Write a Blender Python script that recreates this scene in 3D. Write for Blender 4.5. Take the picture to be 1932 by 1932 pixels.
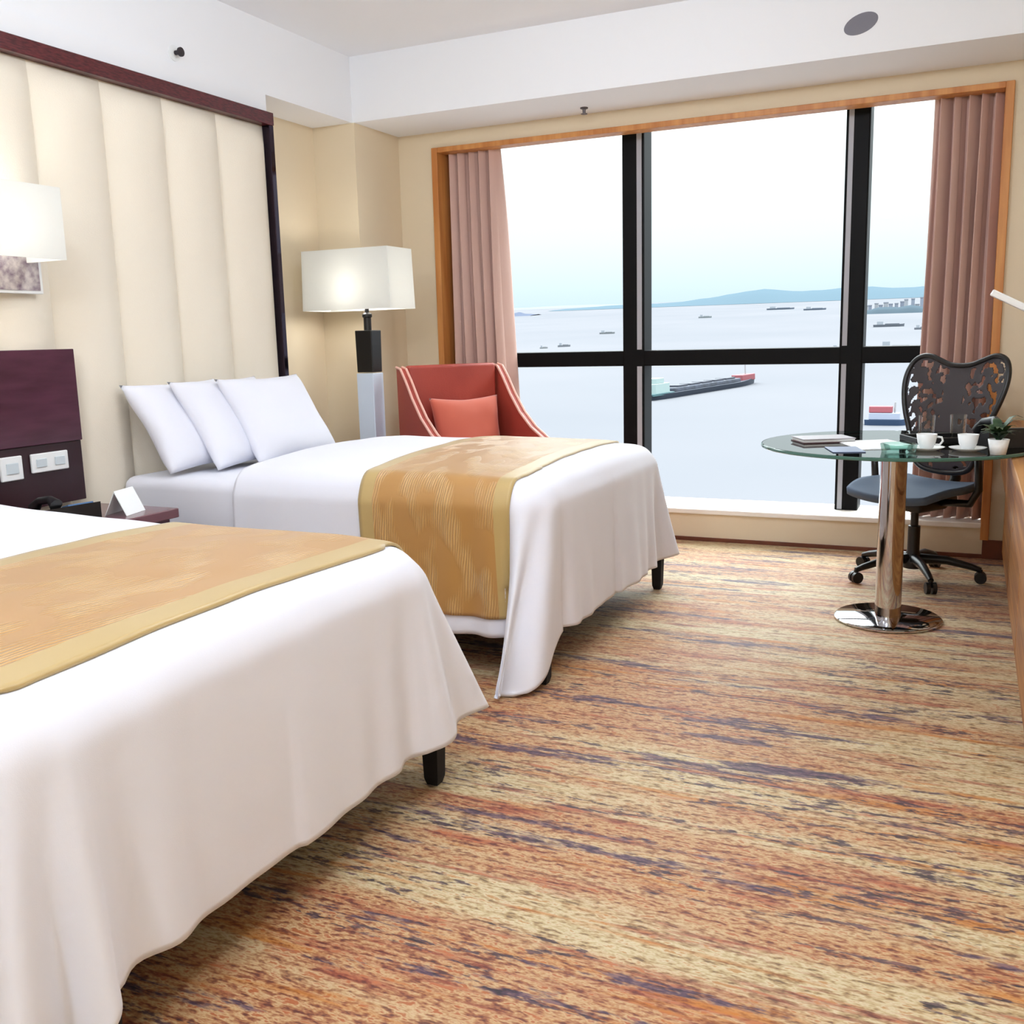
import bpy, bmesh, math, random
from mathutils import Vector, Matrix, noise
random.seed(7)
S = bpy.context.scene
for o in list(bpy.data.objects): bpy.data.objects.remove(o)
COL = S.collection
PI = math.pi

# ---------------------------------------------------------------- camera
yaw, pitch, roll = math.radians(24.903), math.radians(9.980), math.radians(-1.4556)
fw = Vector((-math.sin(yaw)*math.cos(pitch), math.cos(yaw)*math.cos(pitch), -math.sin(pitch)))
r0 = Vector((math.cos(yaw), math.sin(yaw), 0)); u0 = r0.cross(fw)
rt = r0*math.cos(roll) + u0*math.sin(roll); up = -r0*math.sin(roll) + u0*math.cos(roll)
cd = bpy.data.cameras.new('camera'); cam = bpy.data.objects.new('camera', cd); COL.objects.link(cam)
m = Matrix((rt, up, -fw)).transposed().to_4x4(); m.translation = Vector((0, 0, 1.2)); cam.matrix_world = m
cd.sensor_width = 36; cd.lens = 36*1869.24/1932; cd.clip_end = 20000; cd.clip_start = 0.05
S.camera = cam

# ---------------------------------------------------------------- world: overcast sky, brighter overhead
W = bpy.data.worlds.new('overcast_sky'); S.world = W; W.use_nodes = True
nt = W.node_tree; nt.nodes.clear()
def N(t, typ, **kw):
    n = t.nodes.new(typ)
    for k, v in kw.items():
        if k in n.inputs: n.inputs[k].default_value = v
        else: setattr(n, k, v)
    return n
tc = N(nt, 'ShaderNodeTexCoord'); sx = N(nt, 'ShaderNodeSeparateXYZ'); nt.links.new(tc.outputs['Generated'], sx.inputs[0])
cr = N(nt, 'ShaderNodeValToRGB'); nt.links.new(sx.outputs['Z'], cr.inputs[0])
el = cr.color_ramp.elements
el[0].position = 0.0; el[0].color = (.60, .80, 1.0, 1)
el[1].position = 1.0; el[1].color = (.94, .98, 1, 1)
for p, c in ((.03, (.72, .88, 1.0, 1)), (.09, (.86, .97, 1.0, 1)), (.2, (.90, .98, 1.0, 1)), (.45, (.93, .98, 1.0, 1))):
    e = el.new(p); e.color = c
mr = N(nt, 'ShaderNodeFloatCurve'); nt.links.new(sx.outputs['Z'], mr.inputs[1])
cv = mr.mapping.curves[0]; cv.points[0].location = (0, .080); cv.points[1].location = (1, 1.0)
for q in ((.05, .085), (.13, .10), (.22, .17), (.35, .38), (.6, .75)): cv.points.new(*q)
mr.mapping.update()
sm = N(nt, 'ShaderNodeMath', operation='MULTIPLY'); sm.inputs[1].default_value = 4.4; nt.links.new(mr.outputs[0], sm.inputs[0])
bg = N(nt, 'ShaderNodeBackground'); nt.links.new(cr.outputs[0], bg.inputs[0]); nt.links.new(sm.outputs[0], bg.inputs[1])
wo = N(nt, 'ShaderNodeOutputWorld'); nt.links.new(bg.outputs[0], wo.inputs[0])

S.view_settings.view_transform = 'Standard'; S.view_settings.look = 'None'
S.view_settings.gamma = 1; S.view_settings.use_curve_mapping = False
S.view_settings.exposure = 1.62

# daylight portal in the window opening (guides sampling only, adds no light)
pl = bpy.data.lights.new('window_portal', 'AREA'); pl.shape = 'RECTANGLE'; pl.size = 3.1; pl.size_y = 2.1; pl.cycles.is_portal = True
po = bpy.data.objects.new('window_portal', pl); COL.objects.link(po); po.location = (-1.48, 5.95, 1.27); po.rotation_euler = (-PI/2, 0, 0)

# added fill lamps that brighten the interior, unseen behind and above the camera
FILL_LAMPS = [(-0.4, 1.5, 14), (-2.1, 1.5, 7), (-1.4, 3.2, 11), (-1.0, -0.9, 26)]
FILL_COL = (.80, .89, 1.0)

# ---------------------------------------------------------------- helpers
def srgb(r, g, b):
    f = lambda c: (c/255/12.92) if c/255 <= .04045 else ((c/255+.055)/1.055)**2.4
    return (f(r), f(g), f(b), 1)
MATS = {}
def mat(name, col, rough=.6, metal=0, spec=.5, bump=None, var=None, sheen=0, emis=None, trans=0):
    if name in MATS: return MATS[name]
    m = bpy.data.materials.new(name); m.use_nodes = True; t = m.node_tree
    b = t.nodes['Principled BSDF']
    b.inputs['Base Color'].default_value = col; b.inputs['Roughness'].default_value = rough
    b.inputs['Metallic'].default_value = metal; b.inputs['Specular IOR Level'].default_value = spec
    if sheen: b.inputs['Sheen Weight'].default_value = sheen
    if trans: b.inputs['Transmission Weight'].default_value = trans
    if emis: b.inputs['Emission Color'].default_value = emis[0]; b.inputs['Emission Strength'].default_value = emis[1]
    tcn = N(t, 'ShaderNodeTexCoord')
    if var:      # (scale, second colour, detail)
        nz = N(t, 'ShaderNodeTexNoise', Scale=var[0], Detail=4.0); mp = N(t, 'ShaderNodeMapping')
        if len(var) > 2: mp.inputs['Scale'].default_value = var[2]
        t.links.new(tcn.outputs['Object'], mp.inputs[0]); t.links.new(mp.outputs[0], nz.inputs['Vector'])
        mx = N(t, 'ShaderNodeMix', data_type='RGBA'); mx.inputs[6].default_value = col; mx.inputs[7].default_value = var[1]
        rp = N(t, 'ShaderNodeMapRange'); rp.inputs[1].default_value = .35; rp.inputs[2].default_value = .65
        t.links.new(nz.outputs[0], rp.inputs[0]); t.links.new(rp.outputs[0], mx.inputs[0]); t.links.new(mx.outputs[2], b.inputs['Base Color'])
    if bump:     # (scale, strength)
        nb = N(t, 'ShaderNodeTexNoise', Scale=bump[0], Detail=3.0); bp = N(t, 'ShaderNodeBump', Strength=bump[1], Distance=.01)
        t.links.new(tcn.outputs['Object'], nb.inputs['Vector']); t.links.new(nb.outputs[0], bp.inputs['Height']); t.links.new(bp.outputs[0], b.inputs['Normal'])
    MATS[name] = m; return m
def glass_mat(name, tint, refl=1.0, ior=1.5):
    m = bpy.data.materials.new(name); m.use_nodes = True; t = m.node_tree; t.nodes.clear()
    tr = N(t, 'ShaderNodeBsdfTransparent'); tr.inputs[0].default_value = tint
    gl = N(t, 'ShaderNodeBsdfGlossy'); gl.inputs['Roughness'].default_value = .0
    fr = N(t, 'ShaderNodeFresnel'); fr.inputs[0].default_value = ior
    mu = N(t, 'ShaderNodeMath', operation='MULTIPLY'); mu.inputs[1].default_value = refl; t.links.new(fr.outputs[0], mu.inputs[0])
    mx = N(t, 'ShaderNodeMixShader'); t.links.new(mu.outputs[0], mx.inputs[0]); t.links.new(tr.outputs[0], mx.inputs[1]); t.links.new(gl.outputs[0], mx.inputs[2])
    ou = N(t, 'ShaderNodeOutputMaterial'); t.links.new(mx.outputs[0], ou.inputs[0]); return m

def obj(name, bm, m, parent=None, smooth=False):
    me = bpy.data.meshes.new(name); bm.to_mesh(me); bm.free()
    if m is not None: me.materials.append(m)
    if smooth:
        for p in me.polygons: p.use_smooth = True
        if smooth != True: me.set_sharp_from_angle(angle=math.radians(smooth))
    o = bpy.data.objects.new(name, me); COL.objects.link(o)
    if parent is not None: o.parent = parent
    return o
def thing(name, label, cat, loc=(0, 0, 0), rz=0, group=None):
    o = bpy.data.objects.new(name, None); COL.objects.link(o); o.location = loc; o.rotation_euler = (0, 0, rz)
    o.empty_display_size = .1
    o['label'] = label; o['category'] = cat
    if group: o['group'] = group
    return o
def tag(o, label, cat, group=None):
    o['label'] = label; o['category'] = cat
    if group: o['group'] = group
    return o
def struct(o): o['kind'] = 'structure'; return o
def box(bm, x0, x1, y0, y1, z0, z1, bev=0, seg=2, M=None):
    r = bmesh.ops.create_cube(bm, size=1)
    vs = r['verts']
    for v in vs: v.co = Vector(((x0+x1)/2 + v.co.x*(x1-x0), (y0+y1)/2 + v.co.y*(y1-y0), (z0+z1)/2 + v.co.z*(z1-z0)))
    if bev:
        es = list({e for v in vs for e in v.link_edges})
        rr = bmesh.ops.bevel(bm, geom=es, offset=bev, segments=seg, affect='EDGES', profile=.5)
        vs = list({v for f in rr['faces'] for v in f.verts} | {v for v in vs if v.is_valid})
    if M is not None:
        for v in vs: v.co = M @ v.co
    return bm
def B(*a, **k): return box(bmesh.new(), *a, **k)
def lathe(bm, prof, seg=32, cx=0, cy=0, cap=True):
    rings = []
    for r, z in prof: rings.append([bm.verts.new((cx+r*math.cos(2*PI*i/seg), cy+r*math.sin(2*PI*i/seg), z)) for i in range(seg)])
    for a, b in zip(rings, rings[1:]):
        for i in range(seg): bm.faces.new((a[i], a[(i+1) % seg], b[(i+1) % seg], b[i]))
    if cap:
        if prof[0][0] > 1e-4: bm.faces.new(list(reversed(rings[0])))
        if prof[-1][0] > 1e-4: bm.faces.new(rings[-1])
    return bm
def tube(bm, pts, r, seg=8, closed=False, ry=None):
    pts = [Vector(p) for p in pts]; n = len(pts); rings = []
    prev = None
    for i, p in enumerate(pts):
        a = pts[(i-1) % n] if (closed or i > 0) else p; b = pts[(i+1) % n] if (closed or i < n-1) else p
        t = (b-a).normalized()
        if prev is None:
            q = Vector((0, 0, 1)) if abs(t.z) < .9 else Vector((1, 0, 0)); nn = (q - t*q.dot(t)).normalized()
        else: nn = (prev - t*prev.dot(t)).normalized()
        prev = nn; bb = t.cross(nn); rr = r[i] if isinstance(r, (list, tuple)) else r
        rings.append([bm.verts.new(p + nn*math.cos(2*PI*k/seg)*rr + bb*math.sin(2*PI*k/seg)*(ry or rr)) for k in range(seg)])
    m = n if closed else n-1
    for i in range(m):
        a, b = rings[i], rings[(i+1) % n]
        for k in range(seg): bm.faces.new((a[k], a[(k+1) % seg], b[(k+1) % seg], b[k]))
    if not closed: bm.faces.new(list(reversed(rings[0]))); bm.faces.new(rings[-1])
    return bm
def grid(bm, nu, nv, f, wrap=False):
    vs = [[bm.verts.new(f(i/(nu-1), j/(nv-1))) for j in range(nv)] for i in range(nu)]
    for i in range(nu-1):
        for j in range(nv-1): bm.faces.new((vs[i][j], vs[i+1][j], vs[i+1][j+1], vs[i][j+1]))
    return vs
def thicken(o, th, off=-1):
    md = o.modifiers.new('solid', 'SOLIDIFY'); md.thickness = th; md.offset = off; return o
def extrude_poly(bm, pts, axis, a, b):
    """polygon pts (2D) extruded along axis from a to b"""
    def P(p, t): return {'x': (t, p[0], p[1]), 'y': (p[0], t, p[1]), 'z': (p[0], p[1], t)}[axis]
    A = [bm.verts.new(P(p, a)) for p in pts]; Bv = [bm.verts.new(P(p, b)) for p in pts]; n = len(pts)
    bm.faces.new(A); bm.faces.new(list(reversed(Bv)))
    for i in range(n): bm.faces.new((A[i], Bv[i], Bv[(i+1) % n], A[(i+1) % n]))
    bmesh.ops.recalc_face_normals(bm, faces=bm.faces); return bm

# ---------------------------------------------------------------- materials
M_wall = mat('wallpaper_beige', srgb(228, 212, 184), .75, bump=(400, .08))
M_ceil = mat('ceiling_white', srgb(240, 241, 244), .85)
M_orange = mat('orange_wood', srgb(214, 150, 84), .45, var=(3, srgb(190, 120, 60), (8, 8, .6)))
M_brown = mat('brown_base', srgb(120, 62, 38), .5, var=(5, srgb(95, 46, 28)))
M_black = mat('black_metal', srgb(6, 6, 8), .5, spec=.15)
M_alu = mat('aluminium', srgb(172, 174, 182), .4)
M_sill = mat('sill_stone', srgb(245, 240, 232), .35)
M_leather = mat('padded_cream', srgb(236, 226, 208), .5, bump=(220, .12), spec=.4)
M_maroon = mat('maroon_wood', srgb(98, 34, 38), .28, var=(6, srgb(60, 16, 22), (1, 6, 30)))
M_plum = mat('plum_lacquer', srgb(84, 44, 62), .22, var=(4, srgb(70, 36, 50), (1, 1, 6)))
M_darkgloss = mat('dark_gloss_trim', srgb(60, 50, 62), .08, metal=.9)
M_chrome = mat('chrome', srgb(205, 205, 208), .06, metal=1)
M_white = mat('white_plastic', srgb(238, 240, 240), .35)
M_linen = mat('white_linen', srgb(232, 233, 243), .8, bump=(600, .06), sheen=.15)
M_shade = mat('shade_fabric', srgb(240, 240, 236), .8)
def translucent(m, f):
    t = m.node_tree; b = t.nodes['Principled BSDF']; tl = N(t, 'ShaderNodeBsdfTranslucent'); tl.inputs[0].default_value = b.inputs['Base Color'].default_value
    mx = N(t, 'ShaderNodeMixShader'); mx.inputs[0].default_value = f; t.links.new(b.outputs[0], mx.inputs[1]); t.links.new(tl.outputs[0], mx.inputs[2])
    t.links.new(mx.outputs[0], t.nodes['Material Output'].inputs[0])
translucent(M_shade, .35)
M_oak = mat('desk_wood', srgb(196, 140, 78), .4, var=(2.2, srgb(150, 92, 44), (14, .6, 14)))
M_dark = mat('dark_fabric', srgb(22, 20, 24), .8)
M_blk = mat('black_plastic', srgb(20, 20, 22), .35)
M_red = mat('terracotta_leather', srgb(176, 72, 58), .5, var=(3, srgb(160, 62, 52)), bump=(150, .1))
M_redcush = mat('coral_cushion', srgb(206, 104, 82), .75, sheen=.3)
M_pipe = mat('pale_piping', srgb(232, 180, 165), .5)
M_winglass = glass_mat('window_glass', (.97, .985, .98, 1), .05, 1.3)
M_tabglass = glass_mat('table_glass', (.965, .99, .98, 1), 1.0, 1.8)
M_cupglass = glass_mat('clear_glass', (.97, .985, .98, 1), .45, 1.4)

def carpet_material():
    m = bpy.data.materials.new('striped_carpet'); m.use_nodes = True; t = m.node_tree
    b = t.nodes['Principled BSDF']; b.inputs['Roughness'].default_value = .6; b.inputs['Specular IOR Level'].default_value = .5; b.inputs['Sheen Weight'].default_value = .12
    tcn = N(t, 'ShaderNodeTexCoord')
    def mp(sc, loc=(0, 0, 0)):
        n = N(t, 'ShaderNodeMapping'); n.inputs['Scale'].default_value = sc; n.inputs['Location'].default_value = loc
        t.links.new(tcn.outputs['Object'], n.inputs[0]); return n
    def nz(sc, loc, detail=3.0, rough=.6, dist=0.0):
        a = mp(sc, loc); n = N(t, 'ShaderNodeTexNoise', Scale=1.0, Detail=detail, Roughness=rough, Distortion=dist)
        t.links.new(a.outputs[0], n.inputs['Vector']); return n.outputs[0]
    def ramp(src, stops, interp='LINEAR'):
        r = N(t, 'ShaderNodeValToRGB'); r.color_ramp.interpolation = interp; e = r.color_ramp.elements
        e[0].position, e[0].color = stops[0]; e[1].position, e[1].color = stops[-1]
        for p, c in stops[1:-1]: q = e.new(p); q.color = c
        t.links.new(src, r.inputs[0]); return r.outputs[0]
    def mix(fac, a, c, blend='MIX'):
        n = N(t, 'ShaderNodeMix', data_type='RGBA', blend_type=blend)
        for s, d in ((fac, n.inputs[0]), (a, n.inputs[6]), (c, n.inputs[7])):
            if isinstance(s, (int, float, tuple)): d.default_value = s
            else: t.links.new(s, d)
        return n.outputs[2]
    # thread-sized streaks: long in X, thin in Y, drawn from a many-coloured yarn ramp
    fine = nz((13, 62, 1), (0, 0, 0), 3.0, .65, .3)
    tuft = nz((44, 105, 1), (3, 7, 0), 2.0, .6)
    k = N(t, 'ShaderNodeMath', operation='MULTIPLY_ADD'); k.inputs[1].default_value = .45; t.links.new(tuft, k.inputs[0])
    k2 = N(t, 'ShaderNodeMath', operation='MULTIPLY'); k2.inputs[1].default_value = .55; t.links.new(fine, k2.inputs[0]); t.links.new(k2.outputs[0], k.inputs[2])
    yarn = k.outputs[0]
    band = nz((.6, 5.0, 1), (2.1, 0, 0), 2.0, .5)
    warm = ramp(yarn, [(.38, srgb(112, 62, 52)), (.44, srgb(168, 108, 78)), (.49, srgb(200, 152, 110)), (.54, srgb(222, 190, 148)), (.60, srgb(190, 116, 80))])
    sand = ramp(yarn, [(.38, srgb(134, 108, 80)), (.44, srgb(190, 160, 118)), (.50, srgb(220, 200, 158)), (.55, srgb(234, 218, 184)), (.61, srgb(204, 160, 112))])
    base = mix(ramp(band, [(.42, (0, 0, 0, 1)), (.56, (1, 1, 1, 1))]), warm, sand)
    # red-brown runs
    rn = nz((1.6, 15, 1), (5, 3, 0), 4.0, .75)
    base = mix(ramp(rn, [(.53, (0, 0, 0, 1)), (.63, (.85, .85, .85, 1))]), base, ramp(yarn, [(.4, srgb(104, 40, 38)), (.5, srgb(160, 76, 58)), (.6, srgb(206, 128, 92))]))
    # orange runs
    on = nz((1.3, 14, 1), (9, 11, 0), 3.0, .7)
    base = mix(ramp(on, [(.56, (0, 0, 0, 1)), (.66, (.8, .8, .8, 1))]), base, ramp(yarn, [(.4, srgb(160, 90, 40)), (.55, srgb(214, 140, 70))]))
    # dark violet threads that break up along their length
    pn = nz((.8, 8.5, 1), (1, 21, 0), 5.0, .66, .25)
    br = nz((16, 60, 1), (4, 2, 0), 3.0, .7)
    a1 = N(t, 'ShaderNodeMath', operation='MULTIPLY_ADD'); a1.inputs[1].default_value = .28; t.links.new(br, a1.inputs[0]); t.links.new(pn, a1.inputs[2])
    base = mix(ramp(a1.outputs[0], [(.715, (0, 0, 0, 1)), (.765, (.95, .95, .95, 1))]), base, ramp(yarn, [(.38, srgb(36, 22, 44)), (.5, srgb(80, 54, 84)), (.6, srgb(140, 108, 110))]))
    ln = nz((.42, 3.4, 1), (13, 4, 0), 3.0, .55)
    sb = N(t, 'ShaderNodeMath', operation='SUBTRACT'); t.links.new(ln, sb.inputs[0]); sb.inputs[1].default_value = .5
    ab = N(t, 'ShaderNodeMath', operation='ABSOLUTE'); t.links.new(sb.outputs[0], ab.inputs[0])
    a2 = N(t, 'ShaderNodeMath', operation='MULTIPLY_ADD'); t.links.new(br, a2.inputs[0]); a2.inputs[1].default_value = -.11; t.links.new(ab.outputs[0], a2.inputs[2])
    a3 = N(t, 'ShaderNodeMath', operation='ADD'); a3.inputs[1].default_value = .057; t.links.new(a2.outputs[0], a3.inputs[0]); a2 = a3
    base = mix(ramp(a2.outputs[0], [(.0, (.9, .9, .9, 1)), (.008, (0, 0, 0, 1))]), base, ramp(yarn, [(.38, srgb(30, 20, 34)), (.5, srgb(70, 46, 64)), (.6, srgb(126, 90, 92))]))
    hs = N(t, 'ShaderNodeHueSaturation', Saturation=1.1, Value=.76); t.links.new(base, hs.inputs['Color'])
    t.links.new(hs.outputs[0], b.inputs['Base Color'])
    bp = N(t, 'ShaderNodeBump', Strength=.35, Distance=.006); t.links.new(yarn, bp.inputs['Height']); t.links.new(bp.outputs[0], b.inputs['Normal'])
    return m
M_carpet = carpet_material()

def runner_material():
    m = bpy.data.materials.new('gold_runner'); m.use_nodes = True; t = m.node_tree
    b = t.nodes['Principled BSDF']; b.inputs['Roughness'].default_value = .38; b.inputs['Sheen Weight'].default_value = .3
    tcn = N(t, 'ShaderNodeTexCoord'); at = N(t, 'ShaderNodeAttribute', attribute_name='cloth')
    sp = N(t, 'ShaderNodeSeparateXYZ'); t.links.new(at.outputs['Vector'], sp.inputs[0])
    # leaf veins embroidered: wave bands distorted, masked by large noise
    mp = N(t, 'ShaderNodeMapping'); mp.inputs['Scale'].default_value = (5, 2.2, 1); mp.inputs['Rotation'].default_value = (0, 0, .5); t.links.new(at.outputs['Vector'], mp.inputs[0])
    wv = N(t, 'ShaderNodeTexWave', Scale=2.4, Distortion=5.5, Detail=2.0, wave_type='BANDS'); wv.inputs['Detail Scale'].default_value = .7
    t.links.new(mp.outputs[0], wv.inputs['Vector'])
    mk = N(t, 'ShaderNodeTexNoise', Scale=3.2, Detail=1.0); t.links.new(at.outputs['Vector'], mk.inputs['Vector'])
    rm = N(t, 'ShaderNodeMapRange'); rm.inputs[1].default_value = .47; rm.inputs[2].default_value = .60; t.links.new(mk.outputs[0], rm.inputs[0])
    mu = N(t, 'ShaderNodeMath', operation='MULTIPLY'); t.links.new(wv.outputs['Color'], mu.inputs[0]); t.links.new(rm.outputs[0], mu.inputs[1])
    # border strips near both long edges
    ab = N(t, 'ShaderNodeMath', operation='ABSOLUTE'); t.links.new(sp.outputs['X'], ab.inputs[0])
    gt = N(t, 'ShaderNodeMath', operation='GREATER_THAN'); gt.inputs[1].default_value = .80; t.links.new(ab.outputs[0], gt.inputs[0])
    inv = N(t, 'ShaderNodeMath', operation='SUBTRACT'); inv.inputs[0].default_value = 1; t.links.new(gt.outputs[0], inv.inputs[1])
    m2 = N(t, 'ShaderNodeMath', operation='MULTIPLY'); t.links.new(mu.outputs[0], m2.inputs[0]); t.links.new(inv.outputs[0], m2.inputs[1])
    c1 = N(t, 'ShaderNodeMix', data_type='RGBA'); c1.inputs[6].default_value = srgb(184, 136, 74); c1.inputs[7].default_value = srgb(220, 178, 114); t.links.new(m2.outputs[0], c1.inputs[0])
    c2 = N(t, 'ShaderNodeMix', data_type='RGBA'); t.links.new(gt.outputs[0], c2.inputs[0]); t.links.new(c1.outputs[2], c2.inputs[6]); c2.inputs[7].default_value = srgb(190, 162, 104)
    t.links.new(c2.outputs[2], b.inputs['Base Color'])
    bp = N(t, 'ShaderNodeBump', Strength=.5, Distance=.01); t.links.new(m2.outputs[0], bp.inputs['Height']); t.links.new(bp.outputs[0], b.inputs['Normal'])
    return m
M_runner = runner_material()

# ================================================================ SETTING
XH, XR, XC = -3.34, .78, -3.62          # head wall face, right wall, recessed wall
YW, YG, YF = 5.625, 5.87, -2.2          # window wall face, glass plane, wall behind the camera
ZC, ZS = 2.81, 2.45                     # ceiling, soffit underside
struct(obj('floor', B(XC-.2, XR+.1, YF-.1, YW+.02, -.08, 0), M_carpet))
struct(obj('ceiling', B(XC-.2, XR+.1, YF-.1, 6.1, ZC, ZC+.1), M_ceil))
struct(obj('wall_left', B(XC-.15, XC, YF-.1, YW+.3, 0, ZC), M_wall))
struct(obj('wall_right', B(XR, XR+.1, YF-.1, YW+.3, 0, ZC), M_wall))
struct(obj('wall_front', B(XC, XR, YF-.1, YF, 0, ZC), M_wall))
WX0, WX1, WZ0, WZ1 = -3.06, .093, .185, 2.33
bm = bmesh.new()
box(bm, XC, WX0, YW, 6.05, 0, ZC); box(bm, WX1, XR, YW, 6.05, 0, ZC)
box(bm, WX0, WX1, YW, YW+.07, WZ1, ZC); box(bm, WX0, WX1, YW+.07, 6.05, 2.50, ZC); box(bm, WX0, WX1, YW, 6.05, 0, WZ0-.025)
struct(obj('wall_back', bm, M_wall))
struct(obj('trim_1', B(XC, -3.33, 5.13, YW, 0, ZS), M_wall)).name = 'wall_column'
bm = bmesh.new(); box(bm, XC, XH, YF, 5.13, ZS, ZC); box(bm, XC, XH+.012, YF, 4.325, 2.354, ZS)
struct(obj('trim_2', bm, M_ceil)).name = 'ceiling_bulkhead'
struct(obj('ceiling_soffit', B(XC, XR, 5.13, YW, ZS, ZC), M_ceil))
# brown baseboards
struct(obj('baseboard_back', B(WX1-.0, XR, YW-.014, YW, 0, .10, .003), M_brown))
struct(obj('baseboard_window', B(-3.33, WX1, YW-.010, YW, 0, .022, .002), M_brown))
# window
win = thing('window_1', 'wide window with black mullions and orange wood surround facing the river', 'window'); win['kind'] = 'structure'
del win['category']
obj('sill', B(WX0, WX1, YW-.02, 6.0, WZ0-.025, WZ0+.005, .006), M_sill, win)
def lining(x0, x1, y0, y1, z0, z1): obj('surround', B(x0, x1, y0, y1, z0, z1, .003), M_orange, win)
lining(WX0-.028, WX0+.012, YW-.022, YG, 0.19, WZ1+.028); lining(WX1-.012, WX1+.028, YW-.022, YG, .10, WZ1+.028)
lining(WX0+.012, WX1-.012, YW-.022, YW+.085, WZ1-.002, WZ1+.028)
def mullion(x, w=.135):
    mu = obj('mullion', B(x-w/2, x+w/2, YG-.06, YG+.10, WZ0, 2.50, .008), M_black, win)
    return mu
def strip(x0, x1, par, z0=WZ0+.01, z1=WZ1): obj('aluminium_strip', B(x0, x1, YG-.064, YG-.055, z0, z1), M_alu, par)
for z0, z1 in ((0, 1),): pass
m1 = mullion(-1.862); strip(-1.838, -1.808, m1, 1.11, 2.48); strip(-1.838, -1.808, m1, WZ0+.01, 1.01)
m2 = mullion(-.612, .125); strip(-.66, -.634, m2, 1.11, 2.48); strip(-.66, -.634, m2, WZ0+.01, 1.01)
obj('transom', B(WX0, WX1, YG-.058, YG+.09, 1.012, 1.104, .008), M_black, win)
for x0, x1 in ((WX0, -1.93), (-1.795, -.675), (-.55, WX1)):
    for z0, z1 in ((WZ0, 1.02), (1.10, 2.50)):
        g = obj('pane', B(x0, x1, YG+.02, YG+.03, z0, z1), M_winglass, win)

# ---- soffit fittings
o = bmesh.new(); lathe(o, [(.001, -.012), (.06, -.012), (.07, -.004), (.07, 0)], 32)
g = obj('air_sensor', o, mat('sensor_grey', srgb(120, 118, 128), .6), None, 40); g.rotation_euler = (-PI/2, .35, 0)
g.rotation_euler = (PI/2, 0, 0); g.scale = (1.25, .62, 1); g.location = (-.545, 5.13, 2.585)
g.matrix_world = Matrix.Translation((-.545, 5.128, 2.585)) @ Matrix.Rotation(-.3, 4, 'Y') @ Matrix.Rotation(PI/2, 4, 'X') @ Matrix.Diagonal((1.1, .62, 1, 1))
tag(g, 'grey oval grille on the white ceiling bulkhead above the window', 'grille')
o = bmesh.new(); lathe(o, [(.022, 0), (.022, -.006), (.010, -.010), (.008, -.03), (.018, -.032), (.018, -.036), (.001, -.036)], 20)
g = obj('sprinkler_head', o, mat('sprinkler_dark', srgb(110, 105, 110), .4, metal=.6), None, 40); g.location = (-2.034, 5.469, ZS)
tag(g, 'tiny sprinkler head under the soffit above the window', 'sprinkler')
g = thing('sidewall_sprinkler', 'small dark sprinkler head on white bulkhead above the padded head wall', 'sprinkler', (XH, 3.70, 2.50))
pt = bmesh.new(); lathe(pt, [(.034, 0), (.034, .005), (.012, .010)], 20); bmesh.ops.rotate(pt, verts=pt.verts, matrix=Matrix.Rotation(PI/2, 3, 'Y'))
obj('escutcheon', pt, M_white, g, 40)
pt = bmesh.new(); lathe(pt, [(.010, 0), (.010, .035), (.02, .037), (.02, .045), (.001, .047)], 20); bmesh.ops.rotate(pt, verts=pt.verts, matrix=Matrix.Rotation(PI/2, 3, 'Y'))
obj('nozzle', pt, mat('nozzle_dark', srgb(60, 55, 58), .4, metal=.5), g, 40)

# ---- added fill lamps hung under the ceiling (outside the frame)
for (x, y, p) in FILL_LAMPS:
    t = thing('fill_light', 'added fill light on a short stem outside the picture', 'ceiling light', (x, y, ZC), 0, 'fill lights')
    o = bmesh.new(); lathe(o, [(.16, 0), (.17, -.01), (.165, -.03), (.15, -.03), (.15, -.02)], 32, cap=False); obj('rim', o, M_white, t, 40)
    o = bmesh.new(); lathe(o, [(.008, 0), (.008, -.10), (.03, -.105), (.03, -.12), (.001, -.12)], 16); obj('stem', o, M_chrome, t, 40)
    L = bpy.data.lights.new('lamp', 'POINT'); L.shadow_soft_size = .10; L.energy = p; L.color = FILL_COL
    lo = bpy.data.objects.new('lamp', L); COL.objects.link(lo); lo.parent = t; lo.location = (0, 0, -.24)

# ================================================================ PADDED HEAD WALL
hw = thing('padded_headwall', 'cream padded wall of upright panels in a dark wood frame', 'wall panel', (XH, 2.0, 0))
PITCH, ZT = .3505, 2.29
obj('backing', B(XC+.005-XH, -.002, -3.6, 4.30-2.0, 0.0, ZT+.02), M_wall, hw)
def padded_panel():
    bm = bmesh.new()
    def f(u, v):
        t = 2*v-1
        y = -PITCH/2 + v*PITCH
        s = (1-abs(t)**2.4)
        ez = min(1, (1-abs(2*u-1))*30)
        return (.004 + (.004+.062*s)*ez, y, u*ZT)
    grid(bm, 24, 25, f); bmesh.ops.reverse_faces(bm, faces=bm.faces)
    me = bpy.data.meshes.new('panel'); bm.to_mesh(me); bm.free(); me.materials.append(M_leather)
    for p in me.polygons: p.use_smooth = True
    return me
pm = padded_panel()
for k in range(15):
    yc = 4.29 - PITCH*(k+.5)
    o = bpy.data.objects.new('panel', pm); COL.objects.link(o); o.parent = hw; o.location = (0, yc-2.0, 0)
fr = obj('frame', B(-.05, .055, -3.6, 4.325-2.0, ZT, ZT+.062, .004), M_maroon, hw)
# twisted reeding along the lower face of the frame
obj('frame', B(-.02, .05, 4.29-2.0, 4.325-2.0, 0, ZT, .003), M_darkgloss, hw)['label'] = 'dark glossy upright trim strip'

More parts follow.
